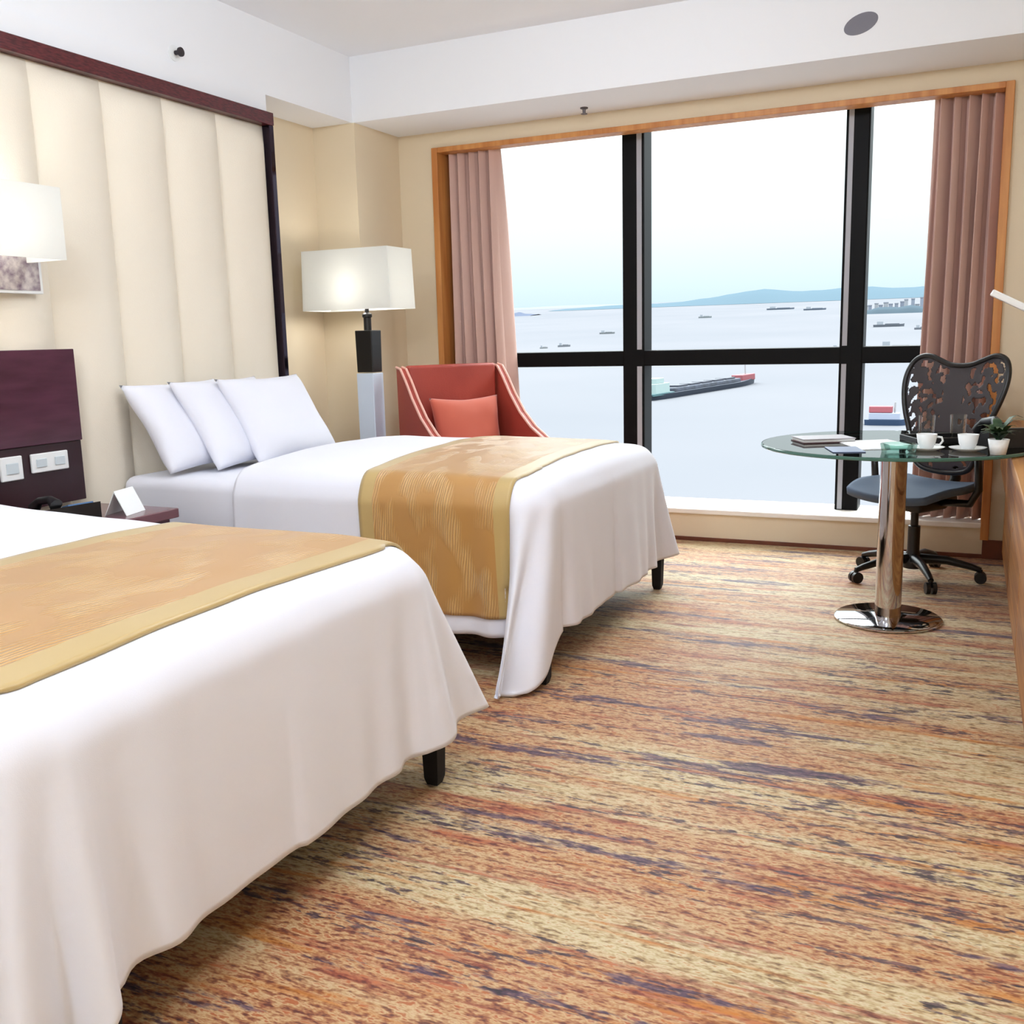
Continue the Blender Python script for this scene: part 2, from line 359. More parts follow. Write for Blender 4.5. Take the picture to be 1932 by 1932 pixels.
# ================================================================ NIGHTSTAND
ns = thing('nightstand', 'dark plum nightstand with tall back panel between the two beds', 'nightstand', (-3.262, 2.6, 0))
X0 = -3.28
obj('body', B(0, .46, -.28, .28, .03, .545, .004), M_plum, ns)
obj('top', B(0, .49, -.30, .30, .545, .582, .004), mat('plum_top', srgb(110, 70, 78), .18), ns)
for z0 in (.06, .30):
    d = obj('drawer', B(.46, .475, -.27, .27, z0, z0+.22, .004), M_plum, ns)
    h = bmesh.new(); tube(h, [(.475, -.06, z0+.12), (.50, -.06, z0+.12), (.50, .06, z0+.12), (.475, .06, z0+.12)], .005, 8); obj('handle', h, M_chrome, d, 40)
obj('back_panel', B(-.005, .03, -.305, .285, .84, 1.20, .003), M_plum, ns)
obj('back_panel', B(-.005, .02, -.305, .285, .60, .84, .003), mat('plum_dark', srgb(44, 16, 24), .3), ns)
def outlet(y0, y1, z0, z1, n, label):
    t = thing('socket_plate', label, 'socket', (-3.2415, (y0+y1)/2, (z0+z1)/2))
    w, h = (y1-y0)/2, (z1-z0)/2
    obj('plate', B(0, .012, -w, w, -h, h, .004), M_white, t)
    for k in range(n):
        yy = -w + (k+.5)*2*w/n
        obj('rocker', B(.012, .016, yy-w/n*.55, yy+w/n*.55, -h*.45, h*.45, .002), mat('rocker_grey', srgb(205, 215, 220), .4), t)
outlet(2.635, 2.805, .735, .808, 2, 'wide white double socket plate, right one above the nightstand')
outlet(2.50, 2.595, .72, .81, 1, 'narrow white single socket plate at the left picture edge')

# telephone
ph = thing('telephone', 'black desk telephone with blue display on the nightstand', 'telephone', (-3.0, 2.56, .5825), math.radians(80))
b = extrude_poly(bmesh.new(), [(-.08, 0), (.09, 0), (.09, .018), (-.08, .06)], 'x', -.10, .10)
for v in b.verts: v.co = Vector((v.co.x, v.co.y, v.co.z))
obj('base', b, M_blk, ph)
hd = bmesh.new(); tube(hd, [(-.07, -.075, .07), (-.07, -.04, .088), (-.07, .03, .078), (-.07, .07, .05)], [.024, .014, .014, .022], 12); obj('handset', hd, M_blk, ph, 40)
Mx = Matrix.Translation((.03, -.045, .055)) @ Matrix.Rotation(-.24, 4, 'X')
obj('display', B(-.05, .05, -.022, .022, -.003, .003, .001, M=Mx), mat('lcd_blue', srgb(90, 125, 170), .2), ph)
for i in range(3):
    for j in range(4):
        Mx = Matrix.Translation((-.01+.032*i, -.005+.021*j, .0455-.0050*j)) @ Matrix.Rotation(-.24, 4, 'X')
        obj('key', B(-.011, .011, -.007, .007, -.003, .003, .001, M=Mx), mat('key_grey', srgb(150, 155, 165), .5), ph)
# card and notepad
cdn = bmesh.new()
extrude_poly(cdn, [(-.045, 0), (-.042, 0), (0, .085), (.042, 0), (.045, 0), (0, .092)], 'y', -.065, .065)
g = obj('tent_card', cdn, M_white); g.location = (-2.89, 2.745, .5825); g.rotation_euler = (0, 0, math.radians(15)); tag(g, 'small white tent card standing beside the telephone', 'card')
g = obj('notepad', B(-.07, .07, -.045, .045, 0, .008, .001), mat('paper', srgb(240, 240, 245), .7)); g.location = (-2.87, 2.52, .5825); g.rotation_euler = (0, 0, .2); tag(g, 'pale notepad lying in front of the telephone', 'notepad')

# ================================================================ WALL LAMP (left) and picture
wl = thing('wall_lamp', 'box-shaped white lampshade at the left picture edge', 'lamp', (-3.20, 2.56, 1.52))
def shade(par, x0, x1, y0, y1, z0, z1, taper=.0, watt=1.0):
    bm = bmesh.new(); th = .004
    vb = [(x0, y0), (x1, y0), (x1, y1), (x0, y1)]
    cx, cy = (x0+x1)/2, (y0+y1)/2
    def ring(s, z, k): return [bm.verts.new((cx+(x-cx)*s*k, cy+(y-cy)*s*k, z)) for x, y in vb]
    R1 = ring(1, z0, 1); R2 = ring(1-taper, z1, 1); R3 = ring(1-taper, z1, .975); R4 = ring(1, z0, .975)
    for a, b in ((R1, R2), (R2, R3), (R3, R4), (R4, R1)):
        for i in range(4): bm.faces.new((a[i], a[(i+1) % 4], b[(i+1) % 4], b[i]))
    bmesh.ops.recalc_face_normals(bm, faces=bm.faces)
    o = obj('lamp_shade', bm, M_shade, par)
    L = bpy.data.lights.new('bulb_light', 'POINT'); L.shadow_soft_size = .09; L.energy = watt; L.color = (1, .97, .92)
    lo = bpy.data.objects.new('bulb_light', L); COL.objects.link(lo); lo.parent = par; lo.location = (cx, cy, z0+.12)
    return o
shade(wl, -.08, .17, -.30, .155, 0, .255)
b = bmesh.new(); tube(b, [(-.10, -.08, .10), (.04, -.08, .10), (.04, -.08, .16)], .010, 10); obj('arm', b, M_chrome, wl, 40)
obj('back_plate', B(-.105, -.085, -.12, -.04, .03, .17, .004), M_chrome, wl)
b = bmesh.new(); lathe(b, [(.001, .13), (.02, .135), (.032, .165), (.028, .20), (.001, .22)], 16, .04, -.08); obj('bulb', b, M_white, wl, True)
pc = thing('wall_picture', 'small mottled grey and purple picture under the left lampshade', 'picture', (-3.255, 2.66, 1.42))
obj('picture_frame', B(0, .02, -.14, .115, -.012, .165, .003), M_white, pc)
M_pic = mat('mottled_print', srgb(110, 92, 110), .4, var=(26, srgb(196, 188, 186)))
obj('print', B(.02, .023, -.125, .10, .0, .153), M_pic, pc)

# ================================================================ BEDS
def drape_fn(L, Wd, z0, drop, R=.15, r=.09, flare=.03, crown=.04, seed=0, a0=.55, corner=.16, foldamp=.02, headlift=0, zmin=.015, cn=.0, cf=.0, vn=(0, 0), vf=(0, 0), kf=None, creaseamp=.022):
    Lc, Wc = L-R, Wd/2-R
    def f(a, b, off=0.0):
        da = max(0, a-Lc); db = max(0, abs(b)-Wc); sg = 1 if b > 0 else -1
        cx = min(a, Lc); cy = max(-Wc, min(Wc, b))
        n1 = noise.noise(Vector((a*2.1+seed, b*2.1, seed*.7))); n2 = noise.noise(Vector((a*6+seed, b*6, 3.1)))
        ca = max(0, 1-(b/(Wd/2))**2); cc = max(0, min(1, (Lc+R-a)/.5)) if a < Lc+R else 0
        cz = z0 + crown*math.sqrt(ca)*min(1, cc**.5) + .009*n1 + .003*n2 + headlift*max(0, min(1, (1.15-a)/.9))*ca
        if da == 0 and db == 0: return Vector((cx, cy, cz+off))
        phi = math.atan2(db, da); s = max(da, db)
        k = math.sin(2*phi) if (da > 0 and db > 0) else 0
        s = s*(1+(corner if (b < 0 or kf is None) else kf)*k)
        flat = R-r
        if s < flat: h, v = s, 0
        elif s < flat+r*PI/2: t = (s-flat)/r; h, v = flat+r*math.sin(t), r-r*math.cos(t)
        else: h, v = R, r+(s-flat-r*PI/2)
        frac = min(1.2, max(0, (v-.03)/drop))
        # perimeter coordinate for folds
        if phi > PI/2-1e-6: p = a
        elif db == 0: p = L + .3 + (Wc - abs(b))*1.0 if False else 10+b
        else: p = L + phi*.5
        if db == 0: p = 10+b
        w1 = noise.noise(Vector((p*2.6+seed*3, sg*1.7, .2))); w2 = noise.noise(Vector((p*6.5+seed, sg*3.1+frac*.6, 1.2)))
        fold = foldamp*frac*(1.3*w1+.8*w2)
        dc = (Wc-abs(b)) if db == 0 else ((Lc-a) if da == 0 else 0)
        fold += creaseamp*frac*math.exp(-dc/.16)*math.sin(dc*42+seed)
        if k > 0: fold += frac*(.045*math.sin(phi*8+seed)*k**.5 + .02*k)
        if k > 0: fold += frac**1.3*k*(cf if b > 0 else cn)
        h = h + flare*frac + fold + off
        return_z = cz - v
        dx, dy = math.cos(phi), math.sin(phi)*sg
        vx, vy = (vf if b > 0 else vn)
        kk = k*frac**1.2; cx += vx*kk; cy += vy*kk
        if v < .03: return_z += off*(1-v/.03)
        zz = max(zmin, return_z)
        return Vector((cx+dx*h, cy+dy*h, zz))
    return f
def duvet_mesh(name, f, a0, L, Wd, drop, R=.15, r=.09, na=150, nb=150, hem=lambda a, b: 0):
    bm = bmesh.new(); ex = (R-r)+r*PI/2+drop-r
    Lc, Wc = L-R, Wd/2-R
    def g(u, v):
        a = a0+(Lc+ex-a0)*u; b = -(Wc+ex)+2*(Wc+ex)*v
        return f(a, b)
    grid(bm, na, nb, g)
    return obj(name, bm, M_linen, None, True)
def runner_mesh(f, x0, x1, L, Wd, drop, R=.15, r=.09, skew=0):
    bm = bmesh.new(); ex = (R-r)+r*PI/2+drop-r; Wc = Wd/2-R
    lay = bm.verts.layers.float_vector.new('cloth')
    nu, nv = 40, 150; vs = []
    for i in range(nu):
        row = []
        for j in range(nv):
            u, v = i/(nu-1), j/(nv-1)
            b = -(Wc+ex)+2*(Wc+ex)*v; a = x0+(x1-x0)*u + skew*b
            q = bm.verts.new(f(a, b, .009)); q[lay] = Vector((2*u-1, b*1.6, 0)); row.append(q)
        vs.append(row)
    for i in range(nu-1):
        for j in range(nv-1): bm.faces.new((vs[i][j], vs[i+1][j], vs[i+1][j+1], vs[i][j+1]))
    return thicken(obj('bed_runner', bm, M_runner, None, True), .008)
XB = -3.27
def bed(yc, Wd, z0, foot, label, seed, leg_y):
    L = foot-XB
    t = thing('bed', label, 'bed', (XB, yc, 0))
    obj('base', B(.02, L-.06, -Wd/2+.04, Wd/2-.04, .14, .34, .01), M_dark, t)
    mt = obj('mattress', B(0, L-.04, -Wd/2+.02, Wd/2-.02, .33, z0-.03, .05, 4), M_linen, t, 60)
    for x in (.15, L-.015):
        for y in (-Wd/2+leg_y, Wd/2-.045):
            b = bmesh.new(); lathe(b, [(.022, 0), (.03, .02), (.035, .15)], 4); 
            bmesh.ops.rotate(b, verts=b.verts, matrix=Matrix.Rotation(PI/4, 3, 'Z'))
            g = obj('leg', b, M_dark, t); g.location = (x, y, 0)
    return t, L
# near bed
Y1, W1 = 1.585, 1.36
bed(Y1, W1, .66, -1.27, 'near twin bed with white bedding at the lower left', 1, .16)
f1 = drape_fn(-1.26-XB, W1, .665, .52, seed=1.3, flare=.01, foldamp=.014, corner=.17, kf=-.03, vf=(.04, .15), crown=.03, headlift=.14)
g = duvet_mesh('duvet', f1, .45, -1.26-XB, W1, .52); g.location = (XB, Y1, 0); thicken(g, .012); tag(g, 'white duvet draped over the near bed down to the carpet', 'duvet', 'white duvets')
g = runner_mesh(f1, 1.15, 1.91, -1.26-XB, W1, .48); g.location = (XB, Y1, 0); tag(g, 'golden tan bed runner with leaf pattern across the near bed', 'bed runner', 'bed runners')
# far bed
Y2, W2 = 3.79, 1.44
bed(Y2, W2, .69, -1.30, 'far twin bed beside the armchair and window', 2, -.01)
f2 = drape_fn(-1.30-XB, W2, .69, .56, seed=4.7, flare=.02, foldamp=.03, corner=.24, kf=.0, crown=.05, vn=(-.03, -.22), vf=(.05, .19))
g = duvet_mesh('duvet', f2, .62, -1.30-XB, W2, .54); g.location = (XB, Y2, 0); thicken(g, .012); tag(g, 'white duvet with hanging corner folds over the far bed', 'duvet', 'white duvets')
g = runner_mesh(f2, 1.18, 1.80, -1.30-XB, W2, .47, skew=-.05); g.location = (XB, Y2, 0); tag(g, 'golden tan bed runner hanging down the side of the far bed', 'bed runner', 'bed runners')
# pillows
def pillow(wy, h, th, seed=0, m=None, name='pillow'):
    bm = bmesh.new()
    def P(u, v, s):
        a, b = 2*u-1, 2*v-1
        pin = 1-.10*(1-abs(a)**1.5)*abs(b)**3; pin2 = 1-.10*(1-abs(b)**1.5)*abs(a)**3
        t = max(0, (1-a**4)*(1-b**4))**.55
        n = noise.noise(Vector((a*1.7+seed, b*1.7, s)))*.012
        return Vector((s*(th/2*t)+n*t, a*wy/2*pin2, b*h/2*pin))
    grid(bm, 31, 31, lambda u, v: P(u, v, 1)); vs = grid(bm, 31, 31, lambda u, v: P(u, v, -1))
    bmesh.ops.remove_doubles(bm, verts=bm.verts, dist=.0008); bmesh.ops.recalc_face_normals(bm, faces=bm.faces)
    return obj(name, bm, m or M_linen, None, True)
def place_pillow(x, y, z, lean, yawd, wy, h, th, seed, label):
    p = pillow(wy, h, th, seed); tag(p, label, 'pillow', 'pillows on the far bed')
    p.matrix_world = Matrix.Translation((x, y, z)) @ Matrix.Rotation(math.radians(yawd), 4, 'Z') @ Matrix.Rotation(-math.radians(lean), 4, 'Y')
    return p
place_pillow(-3.125, 3.40, .86, 33, 0, .58, .44, .12, 1, 'rearmost white pillow leaning against the padded wall on the far bed')
place_pillow(-3.03, 3.58, .86, 33, 0, .58, .45, .12, 2, 'middle white pillow leaning between two others on the far bed')
place_pillow(-2.93, 3.76, .86, 32, -3, .56, .45, .13, 3, 'front white pillow, plumpest of the three on the far bed')

# ================================================================ SIDE TABLE + LAMP (right)
st = thing('side_table', 'dark round side table behind the far bed carrying the tall lamp', 'side table', (-3.15, 4.83, 0))
b = bmesh.new(); lathe(b, [(.001, .52), (.12, .52), (.13, .53), (.13, .55), (.001, .55)], 36); obj('top', b, M_plum, st, 40)
b = bmesh.new(); lathe(b, [(.10, 0), (.10, .02), (.025, .035), (.025, .52)], 28); obj('pedestal', b, M_dark, st, 40)
tl = thing('table_lamp', 'tall lamp with box shade, black neck and clear chrome base by the window corner', 'lamp', (-3.13, 4.86, .551))
obj('base_block', B(-.055, .055, -.055, .055, 0, .47, .004), mat('lamp_crystal', srgb(215, 228, 245), .12, spec=.8), tl)
b = bmesh.new(); box(b, -.052, .052, -.05, .05, .475, .71, .004)
for v in b.verts:
    if v.co.z > .6: v.co.x *= 1.05; v.co.y *= 1.05
obj('neck_block', b, M_blk, tl)
b = bmesh.new(); lathe(b, [(.022, .71), (.022, .78), (.028, .785), (.028, .80), (.012, .81), (.012, .86), (.001, .86)], 16); obj('neck', b, M_blk, tl, 40)
shade(tl, -.345, .235, -.13, .14, .825, 1.155, .03, 1.6)

# ================================================================ ARMCHAIR
ax = Vector((.80, -.60, 0)); ay = Vector((.60, .80, 0))     # facing, and left-to-right across the back
A0 = Vector((-3.02, 4.97, 0))
MA = Matrix((ay, ax, Vector((0, 0, 1)))).transposed().to_4x4(); MA.translation = A0
ac = thing('armchair', 'terracotta leather armchair with sloping arms and pale piping by the window', 'armchair', A0)
WA = .66
def apart(name, bm, m, smooth=False, par=None):
    bmesh.ops.transform(bm, matrix=Matrix.Translation(-A0) @ MA, verts=bm.verts)
    bmesh.ops.recalc_face_normals(bm, faces=bm.faces)
    return obj(name, bm, m, par or ac, smooth)
# profile of an arm in (forward, up)
def arm_top(t):   # t 0..1 forward distance
    P = [(0.0, 1.045), (.06, 1.035), (.13, .97), (.22, .87), (.33, .77), (.46, .69), (.60, .635), (.68, .615)]
    s = t*(len(P)-1); i = min(int(s), len(P)-2); f = s-i
    return (P[i][0]*(1-f)+P[i+1][0]*f, P[i][1]*(1-f)+P[i+1][1]*f)
top = [arm_top(i/28) for i in range(29)]
prof = top+[(.66, .12), (.02, .12)]
for x0, x1 in ((0, .036), (WA-.036, WA)):
    b = bmesh.new(); pts = [(p[0], p[1]) for p in prof]
    A = [b.verts.new((x0, p[0], p[1])) for p in pts]; C2 = [b.verts.new((x1, p[0], p[1])) for p in pts]; n = len(pts)
    b.faces.new(A); b.faces.new(list(reversed(C2)))
    for i in range(n): b.faces.new((A[i], C2[i], C2[(i+1) % n], A[(i+1) % n]))
    ar = apart('arm', b, M_red)
    for xx in (x0, x1):
        b = bmesh.new(); tube(b, [(xx, p[0], p[1]+.002) for p in top], .0075, 8); apart('piping', b, M_pipe, True, ar)
b = bmesh.new()
def backf(u, v):
    x = .055+(WA-.11)*u; z = .30+(1.045-.30)*v
    return (x, .10 - .06*v + .0*math.sin(PI*u) , z + .02*math.sin(PI*u)*v)
grid(b, 14, 14, backf); 
def backr(u, v):
    x = .03+(WA-.06)*u; z = .12+(1.045-.12)*v
    return (x, -.01, z + .02*math.sin(PI*u)*v)
grid(b, 14, 14, backr)
g = bmesh.new(); box(g, .05, WA-.05, -.01, .075, .15, 1.055, .02, 3); apart('backrest', g, M_red, 50); b.free()
g = bmesh.new(); box(g, .056, WA-.056, .06, .64, .14, .33, .012); apart('seat_frame', g, M_red, 50)
g = bmesh.new(); box(g, .058, WA-.058, .08, .67, .33, .46, .04, 4); apart('seat', g, M_red, 50)
for x in (.06, WA-.06):
    for y in (.06, .60):
        g = bmesh.new(); box(g, x-.02, x+.02, y-.02, y+.02, 0, .13, .003); apart('leg', g, M_dark)
cu = pillow(.44, .42, .13, 9, M_redcush, 'cushion'); tag(cu, 'coral square cushion leaning in the terracotta armchair', 'cushion')
cu.matrix_world = Matrix.Translation(A0+ay*.35+ax*.20+Vector((0, 0, .665))) @ Matrix.Rotation(math.atan2(ax.y, ax.x), 4, 'Z') @ Matrix.Rotation(-.22, 4, 'Y')

# ================================================================ CURTAINS
def curtain_material():
    m = mat('curtain_fabric', srgb(214, 180, 168), .7, bump=(500, .1), sheen=.2, var=(7, srgb(200, 164, 152), (1, 1, .15))); return m
M_curt = curtain_material()
def curtain(xa0, xa1, xb0, xb1, z0, z1, n, seed, label, amp=.074):
    bm = bmesh.new()
    def f(u, v):
        z = z1+(z0-z1)*v; x0 = xa0+(xb0-xa0)*v**1.3; x1 = xa1+(xb1-xa1)*v**1.3
        w = noise.noise(Vector((u*4+seed, v*.8, 0)))*.12
        ph = (u+w*.35)*n*2*PI + .5*noise.noise(Vector((u*3, v*1.3, seed)))
        a = amp*(.75+.25*v)*(1+.35*noise.noise(Vector((u*9+seed, v, 5))))
        return (x0+(x1-x0)*u + .026*math.sin(ph*2+.6)*(x1-x0)/.35, YG-.128+a*math.sin(ph)*.9+.012*math.sin(2*ph), z)
    grid(bm, 240, 40, f); o = obj('curtain', bm, M_curt, None, True); thicken(o, .003, 0)
    return tag(o, label, 'curtain', 'window curtains')
curtain(-3.045, -2.70, -3.04, -2.61, .195, 2.40, 5, 2.0, 'dusty pink curtain at the left end of the window')
curtain(-.235, .078, -.27, .078, .195, 2.40, 5, 8.0, 'dusty pink curtain at the right end of the window')

# ================================================================ GLASS TABLE
TX, TY = -.27, 4.285
gt = thing('glass_table', 'round glass table on chrome pole with disc foot', 'table', (TX, TY, 0))
b = bmesh.new(); lathe(b, [(.001, 0), (.205, 0), (.213, .004), (.213, .010), (.205, .016), (.001, .02)], 64); obj('foot', b, M_chrome, gt, 40)
b = bmesh.new(); lathe(b, [(.052, .018), (.052, .715), (.075, .718), (.075, .727), (.001, .727)], 40); obj('pole', b, M_chrome, gt, 40)
b = bmesh.new(); lathe(b, [(.001, .728), (.520, .728), (.525, .731), (.525, .739), (.520, .742), (.001, .742)], 96); obj('tabletop', b, M_tabglass, gt, 30)
b = bmesh.new(); lathe(b, [(.523, .7285), (.5265, .731), (.5265, .739), (.523, .7415)], 96, cap=False); obj('rim', b, mat('glass_edge', srgb(70, 110, 98), .15), gt, 30)
ZG = .7425
# menu folder
mf = thing('menu_folder', 'closed dark-edged folder lying at the left of the glass table', 'folder', (-.55, 4.28, ZG), .5)
obj('cover', B(-.11, .11, -.075, .075, 0, .004, .001), mat('folder_dark', srgb(92, 70, 74), .5), mf)
obj('pages', B(-.105, .108, -.07, .07, .004, .014, .001), M_white, mf)
obj('cover', B(-.11, .11, -.075, .075, .014, .018, .001), mat('folder_grey', srgb(170, 165, 172), .5), mf)
g = obj('leaflet', B(-.06, .06, -.09, .09, 0, .003, .001), mat('leaflet_blue', srgb(110, 125, 160), .4)); g.location = (-.43, 3.98, ZG); g.rotation_euler = (0, 0, .3); tag(g, 'flat blue-grey leaflet on the glass table beside the white sheets', 'leaflet')
for k in range(3):
    g = obj('paper_sheet', B(-.105, .105, -.148, .148, 0, .001), mat('paper2', srgb(246, 248, 250), .6)); g.location = (-.335+.006*k, 4.17+.01*k, ZG+.0012*k); g.rotation_euler = (0, 0, .42+.05*k)
    tag(g, ('bottom', 'middle', 'top')[k]+' white paper sheet of the small stack on the glass table', 'paper', 'white sheets on the glass table')
# tray with cups
tr = thing('tray', 'black-edged serving tray behind the cups on the glass table', 'tray', (-.10, 4.36, ZG), .42)
obj('tray_base', B(-.13, .13, -.09, .09, 0, .006, .002), M_blk, tr)
for a in ((-.13, .13, -.093, -.085), (-.13, .13, .085, .093), (-.134, -.126, -.09, .09), (.126, .134, -.09, .09)): obj('tray_edge', B(*a, .004, .024, .002), M_blk, tr)
def cup(x, y, z, label, rz=0):
    t = thing('cup_and_saucer', label, 'cup', (x, y, z), rz, 'white cups on the glass table')
    b = bmesh.new(); lathe(b, [(.001, 0), (.03, 0), (.06, .010), (.066, .014), (.06, .013), (.03, .005), (.001, .005)], 32); obj('saucer', b, M_white, t, True)
    b = bmesh.new(); lathe(b, [(.001, .006), (.022, .006), (.032, .03), (.037, .062), (.034, .062), (.029, .03), (.02, .01), (.001, .01)], 32); obj('cup', b, M_white, t, True)
    b = bmesh.new(); tube(b, [(.034, 0, .052), (.052, 0, .05), (.056, 0, .036), (.046, 0, .022), (.03, 0, .022)], .004, 8); obj('handle', b, M_white, t, True)
cup(-.142, 4.03, ZG, 'white cup and saucer in front of the black tray')
cup(.0, 4.04, ZG, 'white cup and saucer nearest the telephone on the glass table', 2.0)
def tumbler(x, y, z, label, h=.10, r=.032):
    b = bmesh.new(); lathe(b, [(.001, 0), (r*.85, 0), (r, h), (r-.002, h), (r*.83, .008), (.001, .008)], 28)
    g = obj('drinking_glass', b, M_cupglass, None, 30); g.location = (x, y, z); tag(g, label, 'glass', 'drinking glasses')
tumbler(-.155, 4.34, ZG+.0065, 'clear drinking glass at the left end of the black tray')
tumbler(-.04, 4.39, ZG+.0065, 'clear drinking glass at the right end of the black tray')
ash = bmesh.new(); lathe(ash, [(.001, 0), (.06, 0), (.066, .03), (.056, .032), (.048, .01), (.001, .01)], 32)
g = obj('glass_bowl', ash, glass_mat('teal_glass', (.72, .86, .82, 1), .5, 1.4), None, 30); g.location = (-.235, 3.96, ZG); tag(g, 'shallow teal glass bowl near the front edge of the glass table', 'bowl')
# second telephone on the table
ph = thing('telephone', 'black telephone with handset at the right of the glass table', 'telephone', (.125, 4.24, ZG), math.radians(25))
b = extrude_poly(bmesh.new(), [(-.085, 0), (.10, 0), (.10, .02), (-.085, .075)], 'x', -.10, .10); obj('base', b, M_blk, ph)
hd = bmesh.new(); tube(hd, [(-.065, -.09, .078), (-.065, -.05, .105), (-.065, .03, .092), (-.065, .075, .055)], [.026, .016, .016, .024], 12); obj('handset', hd, M_blk, ph, 40)
Mx = Matrix.Translation((.03, -.035, .066)) @ Matrix.Rotation(-.29, 4, 'X')
obj('display', B(-.045, .045, -.02, .02, -.003, .003, .001, M=Mx), mat('lcd_grey', srgb(120, 120, 115), .3), ph)

# ================================================================ DESK along the right wall
dk = thing('desk', 'honey coloured wooden desk unit along the right wall, cut by the picture edge', 'desk', (.2, 4.0, 0))
obj('top', B(-.055, .575, -1.2, 1.60, .688, .7265, .004), M_oak, dk)
obj('carcass', B(0, .575, -1.18, 1.60, 0, .688, .003), M_oak, dk)
for k, (y0, y1) in enumerate(((-1.15, -.25), (-.22, .68), (.71, 1.57))):
    d = obj('door', B(-.014, 0, y0, y1, .05, .47, .003), M_oak, dk)
    d = obj('drawer', B(-.045, 0, y0, y1, .49, .68, .003), M_oak, dk)
# plant pot
pp = thing('potted_plant', 'small dark green plant in a white cup-shaped pot at the right of the glass table', 'plant', (.10, 3.95, .7425))
b = bmesh.new(); lathe(b, [(.001, 0), (.026, 0), (.036, .055), (.032, .055), (.026, .045), (.001, .045)], 24); obj('pot', b, M_white, pp, True)
M_leaf = mat('leaf_green', srgb(34, 58, 40), .5, var=(20, srgb(60, 90, 55)))
for k in range(22):
    b = bmesh.new(); a = k*2.4; L = .06+.03*random.random(); up_ = .35+.6*random.random()
    d = Vector((math.cos(a), math.sin(a), 0)); s = d.cross(Vector((0, 0, 1)))
    P = []
    for i in range(6):
        t = i/5; c = Vector((0, 0, .045)) + d*L*t*(.5+.5*t) + Vector((0, 0, 1))*L*up_*1.3*math.sin(t*2.0)
        wd = .016*math.sin(PI*min(.98, t+.06)); P.append((b.verts.new(c-s*wd), b.verts.new(c+s*wd+Vector((0, 0, .001)))))
    for i in range(5): b.faces.new((P[i][0], P[i][1], P[i+1][1], P[i+1][0]))
    obj('leaf', b, M_leaf, pp, True)
# desk lamp
dl = thing('desk_lamp', 'slim white desk lamp arm reaching in from the right above the chair', 'lamp', (.50, 4.1, .727))
b = bmesh.new(); lathe(b, [(.001, 0), (.09, 0), (.09, .012), (.02, .02), (.001, .02)], 32); obj('base', b, M_white, dl, 40)
b = bmesh.new(); tube(b, [(0, 0, .015), (0, 0, .36)], .009, 10); obj('post', b, M_white, dl, 40)
Mx = Matrix.Translation((-.22, 0, .47)) @ Matrix.Rotation(.49, 4, 'Y')
obj('head', B(-.26, .26, -.03, .03, -.012, .012, .005, M=Mx), M_white, dl)

# ================================================================ TASK CHAIR
ch = thing('task_chair', 'black mesh-back swivel office chair with blue-grey seat at the glass table', 'chair', (-.215, 5.06, 0), math.radians(-34))
# local: faces -Y
M_mesh = mat('mesh_dark', srgb(52, 46, 50), .5); M_seat = mat('seat_blue', srgb(86, 104, 128), .75, bump=(300, .1))
b = bmesh.new(); lathe(b, [(.001, .055), (.045, .055), (.05, .09), (.035, .12), (.028, .14), (.028, .26), (.018, .262), (.018, .38)], 24); obj('gas_column', b, M_blk, ch, 40)
for k in range(5):
    a = math.radians(-90-20+72*k); d = Vector((math.cos(a), math.sin(a), 0)); s = d.cross(Vector((0, 0, 1)))
    b = bmesh.new(); P = [d*.03+Vector((0, 0, .10)), d*.15+Vector((0, 0, .10)), d*.26+Vector((0, 0, .075)), d*.30+Vector((0, 0, .062))]
    tube(b, P, [.026, .021, .016, .013], 10); sp = obj('spoke', b, M_blk, ch, 40)
    b = bmesh.new()
    for sgn in (-1, 1):
        c = d*.30 + s*sgn*.014
        rng = [bmesh.ops.create_cone(b, cap_ends=True, segments=18, radius1=.027, radius2=.027, depth=.018)]
        Mx = Matrix.Translation(c+Vector((0, 0, .027))) @ Matrix.Rotation(math.atan2(s.y, s.x), 4, 'Z') @ Matrix.Rotation(PI/2, 4, 'Y')
        bmesh.ops.transform(b, matrix=Mx, verts=rng[0]['verts'])
    tube(b, [d*.30+Vector((0, 0, .065)), d*.30+Vector((0, 0, .03))], .009, 8)
    obj('caster', b, M_blk, sp, 40)
b = bmesh.new(); box(b, -.10, .10, -.10, .12, .34, .40, .02, 3); box(b, -.05, .05, .05, .26, .35, .39, .015, 2); obj('mechanism', b, M_blk, ch, 40)
b = bmesh.new()
def seatf(u, v):
    x = (2*u-1); y = (2*v-1)
    w = .255*(1-.12*max(0, y)-.06*abs(y)**3); 
    rx = math.copysign(1, x)*min(1, abs(x))
    z = .465 + .018*x*x - .05*max(0, -y-.25)**1.6 - .006
    return (w*x*math.sqrt(max(.0, 1-.18*y*y*x*x)), .24*y*math.sqrt(1-.22*x*x)-.02, z)
grid(b, 26, 26, seatf); g = obj('seat', b, M_seat, ch, True); thicken(g, .035)
b = bmesh.new(); 
def undf(u, v):
    p = Vector(seatf(u, v)); return (p.x*.80, p.y*.84, p.z-.036-.045*(1-(2*u-1)**2)*(1-(2*v-1)**2))
grid(b, 16, 16, undf); obj('seat_pan', b, M_blk, ch, True)
